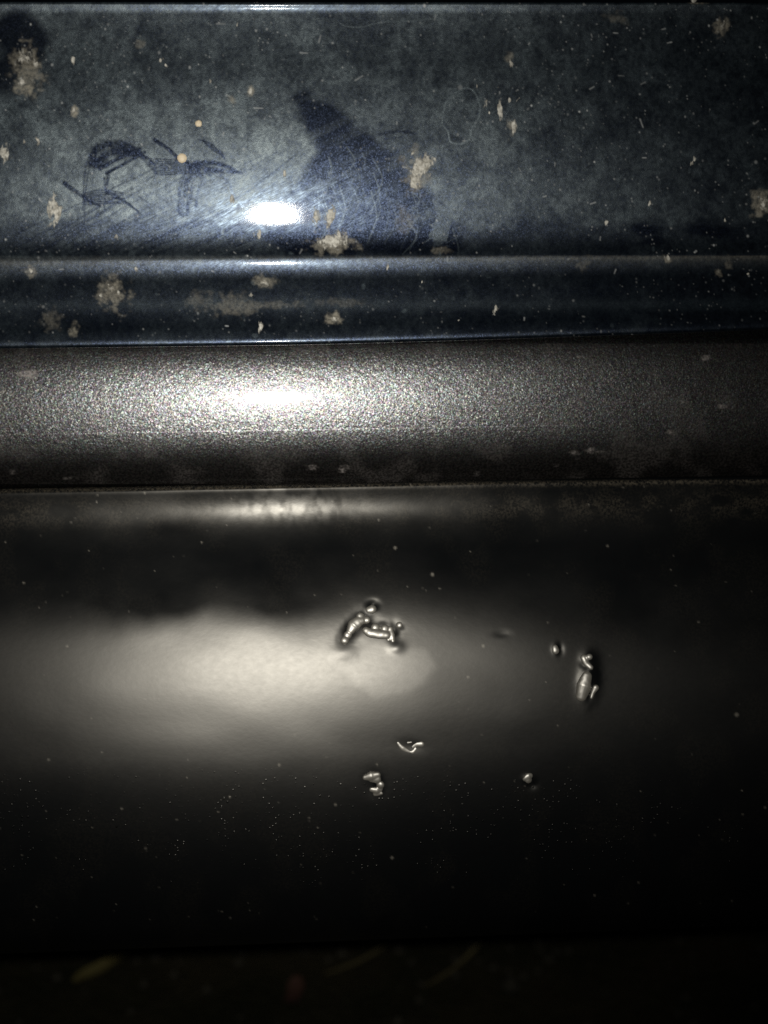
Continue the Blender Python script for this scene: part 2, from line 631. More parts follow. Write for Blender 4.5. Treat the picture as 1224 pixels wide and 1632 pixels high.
# long diagonal wiping strokes left of it
for i in range(95):
    x0 = random.uniform(20, 400)
    y0 = 412 - random.uniform(0, 46) - 0.02 * x0
    ln = random.uniform(130, 330)
    a = math.radians(random.uniform(24, 33))
    x1, y1 = x0 + ln * math.cos(a), y0 - ln * math.sin(a)
    if y1 < 225 + (520 - x1) * 0.1:
        continue
    bw = random.uniform(-4, 14)
    wipe([(x0, y0), (x0 * 0.67 + x1 * 0.33, y0 * 0.67 + y1 * 0.33 + random.uniform(-3, 3) + bw * 0.8), (x0 * 0.33 + x1 * 0.67, y0 * 0.33 + y1 * 0.67 + bw + random.uniform(-2, 2)), (x1, y1)],
         random.uniform(0.8, 3.4), random.uniform(0.4, 1.6), k=random.uniform(0.2, 0.75), soft=0.8, streak=0.4, seed=i, rag=0.4)
for i in range(40):
    x0, y0 = random.uniform(60, 420), random.uniform(352, 408)
    ln = random.uniform(40, 170)
    a = math.radians(random.uniform(20, 34))
    dusting([(x0, y0), (x0 + ln * math.cos(a), y0 - ln * math.sin(a))], random.uniform(0.6, 1.3), 0.5,
            k=random.uniform(0.10, 0.26), seed=i + 300)
for i in range(46):           # arcs of dust left behind in the wiped patch
    x0 = random.uniform(500, 725)
    y0 = random.uniform(230, 330) + max(0, x0 - 600) * 0.45
    ln = random.uniform(25, 90)
    bend = random.uniform(4, 16)
    dusting([(x0, y0), (x0 + bend, y0 + ln * 0.5), (x0 - bend * 0.6, y0 + ln)], random.uniform(0.6, 1.5), 0.5,
            k=random.uniform(0.10, 0.30), seed=i + 500)
for i in range(10):
    dusting([(690 + i * 3, 318 + i * 2), (697 + i * 2.5, 345), (684 + i * 3, 376 + i)], 1.1, 0.6, k=0.34, seed=i + 640)
# finger strokes rubbed clean
K = 1.0
for a in ([(146, 258), (152, 240), (172, 230), (196, 234), (216, 245)],):
    wipe(a, 9, 12, K, rag=0.2, streak=0.25)
wipe([(156, 262), (172, 244), (205, 242), (214, 250)], 11, 6, K, rag=0.25, streak=0.3)
wipe([(160, 268), (190, 252), (222, 238)], 5, 4, K, rag=0.2)
wipe([(170, 276), (196, 262), (230, 243)], 3.2, 3, K)
wipe([(214, 244), (232, 250), (246, 262)], 3.5, 1.5, K)
wipe([(102, 292), (130, 312), (146, 322), (158, 328)], 4.6, 2, K)
wipe([(172, 306), (200, 322), (228, 343)], 4.6, 1.6, K)
wipe([(138, 258), (134, 290), (132, 335)], 1.6, 1.2, 0.8)
wipe([(143, 262), (137, 300), (134, 360)], 1.4, 0.8, 0.8)
wipe([(150, 268), (146, 300)], 1.0, 0.7, 0.5)
wipe([(166, 284), (168, 300), (166, 335)], 2.6, 1.2, 0.8)
wipe([(173, 280), (170, 300)], 3.4, 1.5, 0.9)
for i in range(7):
    wipe([(134, 308 + 3 * i), (160, 303 + 3.6 * i), (196, 306 + 3 * i + random.uniform(-1, 1))], 1.5, 1.0, 0.85, seed=i)
wipe([(218, 312), (240, 325)], 2.0, 1.0, 0.6, streak=0.6)
wipe([(246, 223), (262, 233), (284, 252)], 4.5, 3.5, K)
wipe([(284, 252), (310, 266), (336, 280)], 3.0, 2.4, K)
for i in range(8):
    wipe([(226 + 3 * i, 252 + 3.4 * i), (262, 254 + 3.5 * i), (300 + i, 256 + 2.6 * i)], 1.6, 1.1, 0.9, seed=40 + i)
wipe([(316, 222), (338, 230), (358, 252)], 1.6, 1.4, 0.85)
for i in range(8):
    wipe([(324 + 4.2 * i, 224 + 2.6 * i), (330 + 4 * i, 233 + 3 * i)], 1.7, 1.0, 0.9, seed=60 + i)
wipe([(304, 268), (326, 260), (352, 262), (384, 276)], 6, 3.5, K, rag=0.3, streak=0.2)
wipe([(318, 270), (350, 272), (380, 274)], 7, 3, K, rag=0.3)
wipe([(312, 270), (298, 290), (292, 335)], 17, 13, 0.9, streak=0.5, soft=0.35)
wipe([(326, 285), (316, 305), (312, 330)], 4, 2.5, 0.85)
wipe([(352, 280), (366, 294), (372, 320)], 3, 2, 0.55, streak=0.4)
dusting([(340, 292), (356, 296), (366, 312)], 3, 2, 0.3)
wipe([(606, 214), (634, 210), (662, 212)], 4, 2, 0.75, rag=0.8)
wipe([(612, 222), (640, 218)], 2, 1.5, 0.6, rag=0.8)
# washed dark halo round the mud at the upper left corner
blob(film, 34, 62, 50, 56, 0.86, soft=0.35, rag=0.25, seed=8, mode='mul', freq=26)
blob(film, 8, 118, 34, 40, 0.8, soft=0.5, rag=0.25, seed=9, mode='mul', freq=26)
for k_ in range(4):
    blob(film, random.uniform(930, 1190), random.uniform(365, 395), random.uniform(20, 50), 12, 0.7, mode='mul', seed=k_ + 70, freq=14)
# dried-water outlines
for ring, kk, ww in (
        ([(705, 186), (712, 162), (734, 143), (752, 143), (764, 164), (763, 186), (752, 206), (748, 221), (735, 229),
          (718, 226), (714, 210), (705, 198), (705, 186)], 0.75, 1.3),
        ([(540, 36), (552, 42), (576, 43), (600, 37), (626, 34), (652, 33), (690, 30)], 0.5, 1.2),
        ([(692, 30), (712, 40), (724, 50), (744, 46), (752, 30), (750, 14)], 0.4, 1.2),
        ([(828, 262), (832, 243), (848, 236), (866, 234)], 0.22, 1.0),
        ([(1146, 392), (1140, 408), (1150, 422), (1164, 424), (1176, 412)], 0.14, 1.0),
        ([(206, 412), (206, 404), (211, 401), (214, 408), (212, 414)], 0.4, 0.8),
        ([(164, 58), (166, 48), (180, 47), (190, 56), (182, 66), (168, 66)], 0.16, 2.0),
        ([(156, 186), (160, 178), (168, 182), (166, 192), (156, 192)], 0.2, 1.2)):
    dusting(ring, ww, ww, k=kk, rag=0.3)
blob(film, 734, 184, 24, 36, 0.26, soft=0.3, rag=0.15, seed=12, freq=20)
for (x, y, r_) in ((848, 250, 24), (870, 248, 22), (856, 268, 20), (800, 330, 40), (870, 300, 50), (780, 300, 46), (1030, 275, 9),
                   (1010, 200, 8), (940, 300, 7), (1008, 248, 6), (240, 130, 6), (275, 140, 7), (140, 88, 6), (60, 300, 40),
                   (30, 330, 40), (340, 300, 40), (250, 310, 40), (700, 380, 20)):
    blob(film, x, y, r_, r_ * 0.9, 0.30, soft=0.8, rag=0.7, seed=int(x + y), freq=7)

# brownish soil stains under and around the splashes (x, y, rx, ry, strength)
for (x, y, rx, ry, k) in ((44, 112, 30, 46, 0.42), (42, 140, 26, 14, 0.6), (118, 178, 8, 11, 0.75), (224, 72, 10, 9, 0.25),
                          (180, 468, 30, 34, 0.34), (185, 462, 14, 16, 0.45), (370, 488, 46, 22, 0.20), (320, 480, 26, 18, 0.14),
                          (530, 388, 46, 20, 0.45), (665, 280, 30, 34, 0.34), (1150, 42, 14, 18, 0.5), (1108, 1, 18, 8, 0.65),
                          (1214, 325, 22, 26, 0.5), (985, 30, 24, 14, 0.16), (400, 146, 8, 12, 0.6), (368, 160, 7, 9, 0.5),
                          (533, 508, 18, 12, 0.5), (118, 525, 10, 14, 0.3), (80, 510, 20, 26, 0.14), (815, 204, 9, 16, 0.5),
                          (420, 448, 20, 14, 0.4), (50, 432, 14, 12, 0.4), (1065, 412, 10, 9, 0.4), (645, 350, 18, 30, 0.2),
                          (930, 420, 20, 14, 0.14), (1145, 434, 7, 9, 0.3), (810, 90, 9, 9, 0.3), (660, 240, 10, 18, 0.3),
                          (640, 255, 10, 10, 0.3), (700, 400, 16, 8, 0.2), (1160, 420, 10, 14, 0.16), (545, 482, 60, 8, 0.10),
                          (420, 486, 70, 8, 0.16)):
    blob(stain, x, y, rx, ry, k, soft=0.7, rag=0.75, seed=int(x * 3 + y), freq=8)

sl = sub(X0, X1, 408, 470)
stain[sl] = np.maximum(stain[sl], 0.16 * np.exp(-np.abs(cy[sl] - 416 + 0.009 * (cx[sl] - 450)) / 5.0))  # crease line warmed: its ridge light put into the stain mask

# specks of dust and fly-spots
N = 5200
sx, sy = rng.uniform(X0, X1, N), rng.uniform(-40, 545, N)
cl = fbm(sx / 60, sy / 50, 91, 3)
for i in range(N):
    if cl[i] < rng.uniform(0.2, 0.75):
        continue
    r_ = 0.55 + rng.exponential(0.42)
    k = min(1.0, rng.uniform(0.06, 0.5) + (0.45 if rng.random() < 0.05 else 0)) * (0.45 if sy[i] > 410 else 1.0)
    s = sub(sx[i] - 6, sx[i] + 7, sy[i] - 6, sy[i] + 7)
    if s is None:
        continue
    e = rng.uniform(0.6, 1.0)
    d = np.hypot((cx[s] - sx[i]) / e, cy[s] - sy[i])
    speck[s] = np.maximum(speck[s], k * (1 - sstep(r_ * 0.5, r_ + 0.7, d)))
for i in range(150):          # larger faint spots and short ticks
    x, y = rng.uniform(X0, X1), rng.uniform(10, 540)
    if rng.random() < 0.6:
        blob(film, x, y, rng.uniform(2.5, 7), rng.uniform(2.5, 7), rng.uniform(0.2, 0.42), soft=0.6, rag=0.3, seed=i)
    else:
        a = rng.uniform(0, math.pi)
        l_ = rng.uniform(3, 9)
        s, mm = stroke([(x, y), (x + l_ * math.cos(a), y + l_ * math.sin(a))], 0.8, 0.5, seed=i)
        if s is not None:
            speck[s] = np.maximum(speck[s], mm * rng.uniform(0.2, 0.6))
for (x, y, a, l_) in ((345, 38, 0, 14), (478, 84, 4, 12), (405, 172, 3, 14), (508, 68, -75, 12), (566, 128, -30, 14), (1020, 190, 70, 14),
                      (940, 142, -30, 8), (400, 410, -8, 0)):
    ca, sa = math.cos(math.radians(a)), math.sin(math.radians(a))
    s, mm = stroke([(x, y), (x + l_ * ca + 0.1, y + l_ * sa)], 1.1, 0.6)
    speck[s] = np.maximum(speck[s], mm * 0.4)

# black bumper: smudged gloss with the flash sheen put into it, dust, specks
bz = sub(X0, X1, 765, 1560)
bx, by = cx[bz], cy[bz]
h = 0.05 + 0.18 * (fbm(bx / 90, by / 60, 111, 3) - 0.5)
left_edge = 9 * (fbm(bx / 30, by / 30, 115, 3) - 0.5) + np.interp(bx + 24 * (fbm(bx / 22, by / 22, 113, 3) - 0.5),
                      [-300, 120, 180, 212, 289, 329, 395, 430, 481, 530, 560, 640, 700, 800, 900, 1600],
                      [985, 995, 1004, 1001, 998, 984, 988, 1003, 1010, 1000, 985, 985, 995, 1000, 1020, 1040])
soft = np.interp(bx, [-300, 150, 230, 420, 560, 1600], [60, 44, 26, 32, 52, 70])
inside = sstep(-1, 1, (by - left_edge) / soft)
h = h * (1 - inside) + inside * np.interp(bx, [-300, 100, 300, 520, 700, 900, 1600], [0.12, 0.40, 0.84, 0.90, 0.50, 0.32, 0.24])  # sheen fades sideways like the flash reflection
m2 = in_poly([(536, 1062), (560, 1085), (598, 1112), (640, 1106), (676, 1086), (694, 1062), (680, 1036), (600, 1026)],
             bx + 8 * (fbm(bx / 10, by / 10, 117, 2) - 0.5), by + 8 * (fbm(bx / 10, by / 10, 119, 2) - 0.5))
band = np.exp(-((by - 806 + 0.012 * (bx - 450) - 14 * (fbm(bx / 18, by / 18, 127, 3) - 0.5)) / 27.0) ** 2)
h = h + band * (0.02 + 0.03 * fbm(bx / 12, by / 9, 125, 4) + 0.20 * np.exp(-((bx - 465) / 95.0) ** 2) * sstep(0.2, 0.7, fbm(bx / 10, by / 14, 129, 4)))  # local flash glow on the upper lip put into the gloss
smudge_sheen[bz] = h
satin = np.zeros_like(cx)
satin[bz] = band
sb = sub(420, 860, 960, 1260)
full = np.zeros_like(cx)
full[bz] = m2
smudge_sheen[sb] = np.clip(smudge_sheen[sb] + 0.24 * blur(full[sb], 9), 0, 1.5)  # warped bright reflection added to the gloss
low = np.zeros_like(cx)
low[bz] = in_poly([(540, 1075), (600, 1116), (650, 1110), (700, 1066), (760, 1056), (800, 1090), (800, 1150), (740, 1180), (560, 1190), (480, 1150)], bx, by)
smudge_sheen[sb] *= 1 - 0.16 * blur(low[sb], 21)
for (x, y, rx, ry) in ((556, 1004, 15, 24), (582, 984, 20, 13), (604, 994, 26, 10), (628, 1006, 11, 18), (594, 964, 9, 8), (947, 1078, 16, 36),
                       (940, 1050, 12, 14), (602, 1252, 18, 22), (850, 1250, 11, 9), (892, 1036, 7, 10), (640, 1000, 8, 9)):
    blob(smudge_sheen, x, y, rx, ry, 0.93, soft=0.75, rag=0.3, seed=int(x), mode='mul', freq=10)  # gloss cut round the gouges, standing in for shade in their hollows
f = 0.012 * sstep(0.4, 0.7, fbm(bx / 50, by / 60, 121, 4))
f = f + 0.07 * np.exp(-((by - 812 + 0.012 * (bx - 450)) / 22.0) ** 2) * sstep(0.30, 0.65, fbm(bx / 22, by / 16, 123, 4))
f = f + 0.14 * np.exp(-((by - 776 + 0.012 * (bx - 450)) / 4.0) ** 2)
film[bz] = f
for i in range(700):
    x, y = rng.uniform(X0, X1), rng.uniform(772, 1480)
    dens = 0.35 + 0.65 * math.exp(-((y - 790) / 60) ** 2) * (1 if x > 800 else 0.4)
    if rng.random() > dens:
        continue
    r_ = 0.5 + rng.exponential(0.4)
    s = sub(x - 6, x + 7, y - 6, y + 7)
    if s is None:
        continue
    speck[s] = np.maximum(speck[s], rng.uniform(0.03, 0.28) * (1 - sstep(r_ * 0.5, r_ + 0.8, np.hypot(cx[s] - x, cy[s] - y))))
for (x, y, r_) in ((689, 915, 4), (630, 873, 3), (445, 1219, 3), (107, 1030, 3), (38, 929, 3), (770, 1029, 3.5), (746, 1079, 3)):  # pale dots, among them painted glints
    blob(speck, x, y, r_ * 0.9, r_, 0.28, soft=0.7, rag=0.4)
grain_mask = np.zeros_like(cx)
grain_mask[bz] = sstep(1215, 1300, by) * (1 - sstep(1380, 1440, by)) * (0.15 + 0.85 * sstep(0.42, 0.62, fbm(bx / 45, by / 30, 131, 4)))

# trim strip: thin dust
tz = sub(X0, X1, 548, 772)
tx, ty = cx[tz], cy[tz]
tf = 0.03 + 0.07 * sstep(0.5, 0.75, fbm(tx / 40, ty / 40, 141, 4))
strip_film = np.zeros_like(cx)
strip_film[tz] = tf
blob(strip_film, 46, 597, 20, 10, 0.9, soft=0.5, rag=0.5, seed=3, freq=7)
for i in range(40):
    blob(strip_film, rng.uniform(0, 1224), rng.uniform(555, 765), rng.uniform(2, 9), rng.uniform(2, 6), rng.uniform(0.1, 0.4), seed=i)
for (x, y) in ((940, 718), (915, 722), (1070, 690), (1125, 570), (1150, 648), (545, 750), (497, 745)):
    blob(strip_film, x, y, 8, 6, 0.5, seed=int(x), freq=5)


def sample(arr, px, py):
    wd = X1 - X0 - 2
    u = np.abs((px - X0 + wd) % (2 * wd) - wd)      # beyond the studied stretch the dirt goes on, mirrored
    u = np.clip(u, 0, wd - 1)
    v = np.clip(py - Y0, 0, Y1 - Y0 - 2)
    iu, iv = u.astype(int), v.astype(int)
    fu, fv = u - iu, v - iv
    return ((arr[iv, iu] * (1 - fu) + arr[iv, iu + 1] * fu) * (1 - fv)
            + (arr[iv + 1, iu] * (1 - fu) + arr[iv + 1, iu + 1] * fu) * fv)


# ------------------------------------------------------------------ ground
M_ground = mat_ground()
gv = np.mgrid[0:81, 0:81].reshape(2, -1).T.astype(float)
gx, gy = (gv[:, 1] / 80 - 0.5) * 6.0, gv[:, 0] / 80 * 5.0 - 1.2
gz = 0.012 * (fbm(gx * 6, gy * 6, 201, 3) - 0.5)
ground = mesh_obj('ground', np.stack([gx, gy, gz], 1), grid_faces(81, 81)[:, ::-1], M_ground)
ground['kind'] = 'structure'


def ground_point(px, py, z=0.0):
    d = fw + (px - 612) / F * rt - (py - 816) / F * up
    return CAM + d * ((z - CAM[2]) / d[2])


def leaf_mesh(name, L, Wd, curl, mat):
    n = 14
    vs, fs = [], []
    for side in (0, 1):
        for i in range(n + 1):
            t = i / n
            w = Wd * (math.sin(math.pi * min(1, t * 0.94 + 0.03)) ** 0.6) * (0.9 + 0.2 * math.sin(9 * t))
            for j in (-1, -0.5, 0, 0.5, 1):
                z = curl * (t - 0.5) ** 2 * 4 + 0.25 * Wd * j * j - side * 0.0006
                vs.append(((t - 0.5) * L, w * j, z))
    q = 5
    for side in (0, 1):
        o = side * (n + 1) * q
        for i in range(n):
            for j in range(q - 1):
                a = o + i * q + j
                fs.append((a, a + q, a + q + 1, a + 1) if side == 1 else (a, a + 1, a + q + 1, a + q))
    o = mesh_obj(name, vs, fs, mat)
    return o


def put(o, px, py, rz, dz=0.004, tilt=0.0):
    P = ground_point(px, py)
    o.location = (P[0], P[1], 0.006 + dz)
    o.rotation_euler = (tilt, 0, rz)


def tag(o, label, cat, group=None):
    o['label'] = label
    o['category'] = cat
    if group:
        o['group'] = group


M_leaf = mat_plain('dry straw leaf', (0.20, 0.17, 0.06), 0.7)
M_stem = mat_plain('dry grass stalk', (0.13, 0.11, 0.05), 0.8)
M_red = mat_plain('dead reddish leaf', (0.07, 0.03, 0.02), 0.8)
lf = leaf_mesh('dry_leaf', 0.068, 0.0085, 0.004, M_leaf)
put(lf, 170, 1560, math.radians(58))
tag(lf, 'pale yellowish dry leaf on the dark ground at lower left, out of focus', 'leaf')
st = leaf_mesh('dry_grass_stalk', 0.075, 0.0022, 0.004, M_stem)
put(st, 722, 1566, math.radians(52))
tag(st, 'thin faint grass stalk lying slanted on the ground below the bumper centre', 'grass stalk')
st2 = leaf_mesh('dry_grass_stalk', 0.085, 0.0026, 0.005, M_stem)
put(st2, 585, 1547, math.radians(45))
tag(st2, 'faint dry grass stalk just under the bumper edge, left of the other stalk', 'grass stalk')
rl = leaf_mesh('dead_leaf', 0.035, 0.007, 0.006, M_red)
put(rl, 468, 1612, math.radians(80))
tag(rl, 'small dim reddish dead leaf on the ground at the bottom edge of the picture', 'leaf')

# little stones and soil crumbs: nobody could count them
cv, cf = [], []
ico_v = np.array([(0, 0, 1), (0.9, 0, 0.2), (0.2, 0.9, 0.1), (-0.8, 0.4, 0.2), (-0.5, -0.8, 0.1), (0.5, -0.8, 0.2), (0, 0, -0.6)])
ico_f = [(0, 1, 2), (0, 2, 3), (0, 3, 4), (0, 4, 5), (0, 5, 1), (6, 2, 1), (6, 3, 2), (6, 4, 3), (6, 5, 4), (6, 1, 5)]
for i in range(4500):
    x, y = rng.uniform(-0.9, 0.9), rng.uniform(0.2, 2.2)
    sz = rng.uniform(0.0015, 0.005) * (2.0 if rng.random() < 0.04 else 1)
    a = rng.uniform(0, 6.28)
    R = np.array([[math.cos(a), -math.sin(a), 0], [math.sin(a), math.cos(a), 0], [0, 0, 1]])
    o = len(cv)
    cv.extend(((ico_v * rng.uniform(0.6, 1.2, (7, 3)) * sz) @ R.T + (x, y, 0.003)).tolist())
    cf.extend([(p + o, q + o, r + o) for p, q, r in ico_f])
M_crumb = mat_plain('soil crumbs', (0.04, 0.037, 0.026), 0.9, 30)
cr = mesh_obj('soil_crumbs', cv, cf, M_crumb, smooth=False)
cr['kind'] = 'stuff'
tag(cr, 'small dark crumbs of soil and grit scattered over the ground', 'grit')

# ------------------------------------------------------------------ the car's rear
car = bpy.data.objects.new('car', None)
car.empty_display_size = 0.05
COL.objects.link(car)
car.location = (0, 0, 0)
tag(car, 'car body with dusty navy paint above grey metallic trim and a scuffed black plastic bumper', 'car')

M_paint, M_strip, M_plastic = mat_paint(), mat_strip(), mat_plastic()
M_torn, M_mud, M_drop = mat_torn(), mat_mud(), mat_drop()

# painted panel
P, px, py = sweep(panel_sec, 3, 549, 1.25, 0.00031, [(0.03, -0.002), (0.03, -0.004), (0.006, -0.0004)][:0] or [(0.03, -0.002), (0.006, 0.0002)],
                  [(0.004, 0.0005), (0.03, 0.004)])
panel = mesh_obj('painted_panel', P.reshape(-1, 3), grid_faces(*P.shape[:2]), M_paint, car)
add_attr(panel, 'film', sample(film, px, py))
add_attr(panel, 'stain', sample(stain, px, py))
add_attr(panel, 'speck', sample(speck, px, py))
panel['label'] = 'dusty dark navy painted panel with finger marks and a creased lower edge'

# panel above the gap
P, px, py = sweep(lid_sec, -420, -4, 4, 0.004, None, [(0.004, 0.001), (0.03, 0.004)])
lid = mesh_obj('upper_panel', P.reshape(-1, 3), grid_faces(*P.shape[:2]), M_paint, car)
add_attr(lid, 'film', 0.2 + 0 * px)
add_attr(lid, 'stain', 0 * px)
add_attr(lid, 'speck', 0 * px)

# trim strip
P, px, py = sweep(strip_sec, 500, 790, 0.5, 0.0016, [(0.02, 0.0)], [(0.02, 0.002)])
strip = mesh_obj('trim_strip', P.reshape(-1, 3), grid_faces(*P.shape[:2]), M_strip, car)
add_attr(strip, 'film', sample(strip_film, px, py))
strip['label'] = 'grey metallic trim strip with a grainy sparkling finish'

# ------------------------------------------------------------------ gouges in the plastic
GOUGES = [  # (x, y, rx, ry, angle, depth mm) hollows ; negative depth is a raised bruise
    (560, 1003, 13, 26, 35, 1.0), (583, 985, 16, 14, 0, 0.8), (608, 1000, 26, 11, 8, 0.6), (628, 1008, 9, 18, 0, 0.5),
    (594, 964, 10, 8, 0, 0.8),  (938, 1050, 12, 14, 0, -0.7), (938, 1084, 15, 34, 6, -1.3), (932, 1060, 7, 7, 0, 0.5), (941, 1098, 5, 14, 8, 0.9),
    (598, 1250, 18, 20, 0, 0.6), (849, 1250, 9, 8, -30, 0.8), (892, 1035, 6, 9, 0, 0.5), (886, 1034, 6, 9, 0, -0.5),
    (656, 1189, 20, 10, 10, 0.25), (838, 1241, 7, 6, -30, -0.5), (548, 1040, 22, 14, 0, -0.35), (632, 1032, 12, 10, 0, -0.5),
    (800, 1010, 14, 6, 0, 0.2)]


def bump_lift(px, py):
    h = np.zeros_like(px)
    # soft warping left by the scuffing
    h += 0.00035 * (fbm(px / 170, py / 95, 301, 2) - 0.5)
    h += 0.00010 * np.exp(-(((px - 600) / 90) ** 2 + ((py - 1075) / 50) ** 2))
    for (x, y, rx, ry, a, d) in GOUGES:
        c, s_ = math.cos(math.radians(a)), math.sin(math.radians(a))
        u, v = (px - x) * c + (py - y) * s_, -(px - x) * s_ + (py - y) * c
        q = (u / rx) ** 2 + (v / ry) ** 2
        q = q * (1 + 0.2 * (fbm(px / 7, py / 7, int(x + y), 2) - 0.5))
        h -= d * 0.001 * 0.75 * np.exp(-q * 1.2)
    return h


P, px, py = sweep(bump_sec, 771, 1500, 2.0, 0.0005, [(0.03, 0.0), (0.006, 0.0003)], [(0.03, 0.001), (0.12, 0.02)], bump_lift)
bumper = mesh_obj('plastic_bumper', P.reshape(-1, 3), grid_faces(*P.shape[:2]), M_plastic, car)
add_attr(bumper, 'smudge_sheen', sample(smudge_sheen, px, py))
add_attr(bumper, 'film', sample(film, px, py))
add_attr(bumper, 'satin', sample(satin, px, py))
add_attr(bumper, 'speck', sample(speck, px, py))
add_attr(bumper, 'grain', sample(grain_mask, px, py))
bumper['label'] = 'satin black plastic bumper with gouges and torn curls'

PXM = 0.6 / F       # metres on the body for one pixel of the photograph


def tube(pts, radii, lift, nseg=16, wob=0.14):
    """a rounded curl of torn plastic lying on the bumper"""
    C = spline(pts, 8) if len(pts) > 1 else np.array([pts[0], (pts[0][0] + 0.6, pts[0][1])], float)  # single points give round beads, shaped after blurred glints
    n = len(C)
    R = np.interp(np.linspace(0, 1, n), np.linspace(0, 1, len(radii)), radii)
    pos, nor = bump_sec.hit(C[:, 0], C[:, 1])
    pos = pos + nor * (bump_lift(C[:, 0], C[:, 1]) + lift * 0.001)[:, None] if not np.isscalar(lift) else \
        pos + nor * (bump_lift(C[:, 0], C[:, 1]) + lift * 0.001)[:, None]
    tan = np.gradient(pos, axis=0)
    tan /= np.linalg.norm(tan, axis=1)[:, None] + 1e-12
    side = np.cross(tan, nor)
    side /= np.linalg.norm(side, axis=1)[:, None] + 1e-12
    nn = np.cross(side, tan)
    vs, fs = [], []
    rows = []
    for e, i in [(-1, 0)] * 3 + [(0, k) for k in range(n)] + [(1, n - 1)] * 3:
        rows.append((e, i))
    cap = [0.05, 0.6, 0.9]
    prof = [(c, -math.sqrt(max(0, 1 - c * c))) for c in cap] + [(1, 0)] * n + [(c, math.sqrt(max(0, 1 - c * c))) for c in cap[::-1]]
    for (e, i), (sc, off) in zip(rows, prof):
        r = R[i] * PXM * 1.5
        for k in range(nseg):
            a = 2 * math.pi * k / nseg
            w = 1 + wob * (float(vnoise(math.cos(a) * 1.3 + 7 * pts[0][0], math.sin(a) * 1.3 + i * 0.35 + pts[0][1], 5)) - 0.5)
            vs.append(pos[i] + tan[i] * off * r + (side[i] * math.cos(a) + nn[i] * math.sin(a) * 0.55) * r * sc * w)
    m_ = len(prof)
    for i in range(m_ - 1):
        for k in range(nseg):
            a, b = i * nseg + k, i * nseg + (k + 1) % nseg
            fs.append((a, b, b + nseg, a + nseg))
    return vs, fs


def gouge(label, curls):
    vs, fs = [], []
    for pts, radii, lift in curls:
        v, f_ = tube(pts, radii, lift)
        o = len(vs)
        vs += v
        fs += [tuple(q + o for q in t) for t in f_]
    ob = mesh_obj('gouge', np.array(vs), fs, M_torn, bumper)
    ob['label'] = label
    rm = ob.modifiers.new('melt', 'REMESH')
    rm.mode = 'VOXEL'
    rm.voxel_size = 0.0002
    rm.use_smooth_shade = True
    sm = ob.modifiers.new('soften', 'SMOOTH')
    sm.iterations = 9
    sm.factor = 0.5
    return ob


gouge('large forked gouge with curled bright plastic', [
    ([(549, 1021)], [4.6], 0.3), ([(554, 1012)], [4.4], 0.3),
    ([(559, 1004), (564, 996), (571, 991), (576, 989)], [4.6, 6.4, 6.0, 4.6], 0.5),
    ([(574, 982)], [4.2], 0.3), ([(584, 988)], [4.2], 0.3), ([(588, 972), (593, 971)], [3.8, 5.0], 0.2),
    ([(583, 1005), (590, 1009), (604, 1011), (616, 1012)], [4.0, 5.0, 5.0, 4.4], 0.4),
    ([(598, 1000)], [4.8], 0.3), ([(613, 1002)], [4.6], 0.3), ([(622, 1002), (624, 1012), (626, 1021)], [3.0, 3.6, 2.6], 0.3),
    ([(636, 996)], [3.6], 0.1), ([(620, 1006), (619, 1020)], [2.2, 2.0], 0.2)])
gouge('upright gouge with a pale torn flap', [
    ([(934, 1078), (930, 1092), (926, 1109)], [5.6, 8.0, 6.2], 0.5), ([(936, 1090), (933, 1104)], [3.6, 3.0], 0.5),
    ([(930, 1048), (934, 1057), (941, 1064)], [3.8, 3.6, 2.8], 0.2), ([(938, 1047)], [3.6], 0.3),
    ([(949, 1096), (945, 1103), (942, 1112)], [3.6, 2.4, 1.6], 0.4)])
gouge('short gouge with stacked torn ridges', [
    ([(582, 1239), (592, 1237), (602, 1235)], [3.0, 5.4, 3.4], 0.3), ([(592, 1242), (601, 1242)], [3.4, 4.4], 0.3),
    ([(606, 1251)], [4.2], 0.2), ([(592, 1259), (600, 1260)], [2.6, 4.0], 0.1), ([(598, 1266), (608, 1265)], [2.6, 2.0], -0.1), ([(604, 1244), (607, 1256), (603, 1264)], [2.0, 2.6, 2.0], -0.1)])
gouge('small torn nick, its glint shaped as a bead', [([(836, 1241), (842, 1237), (845, 1236)], [2.6, 4.0, 3.0], 0.2), ([(842, 1243)], [3.8], 0.2)])
gouge('shallow curved nick', [([(634, 1184), (642, 1193), (656, 1200)], [2.6, 3.4, 2.2], -0.45),
                             ([(656, 1192), (664, 1187), (672, 1186)], [2.0, 3.0, 3.6], -0.4), ([(658, 1199), (663, 1194)], [2.4, 2.0], -0.3),
                             ([(650, 1184), (656, 1183)], [1.6, 1.4], -0.2)])
gouge('small raised nick', [([(884, 1032), (885, 1037)], [3.4, 4.2], 0.0)])

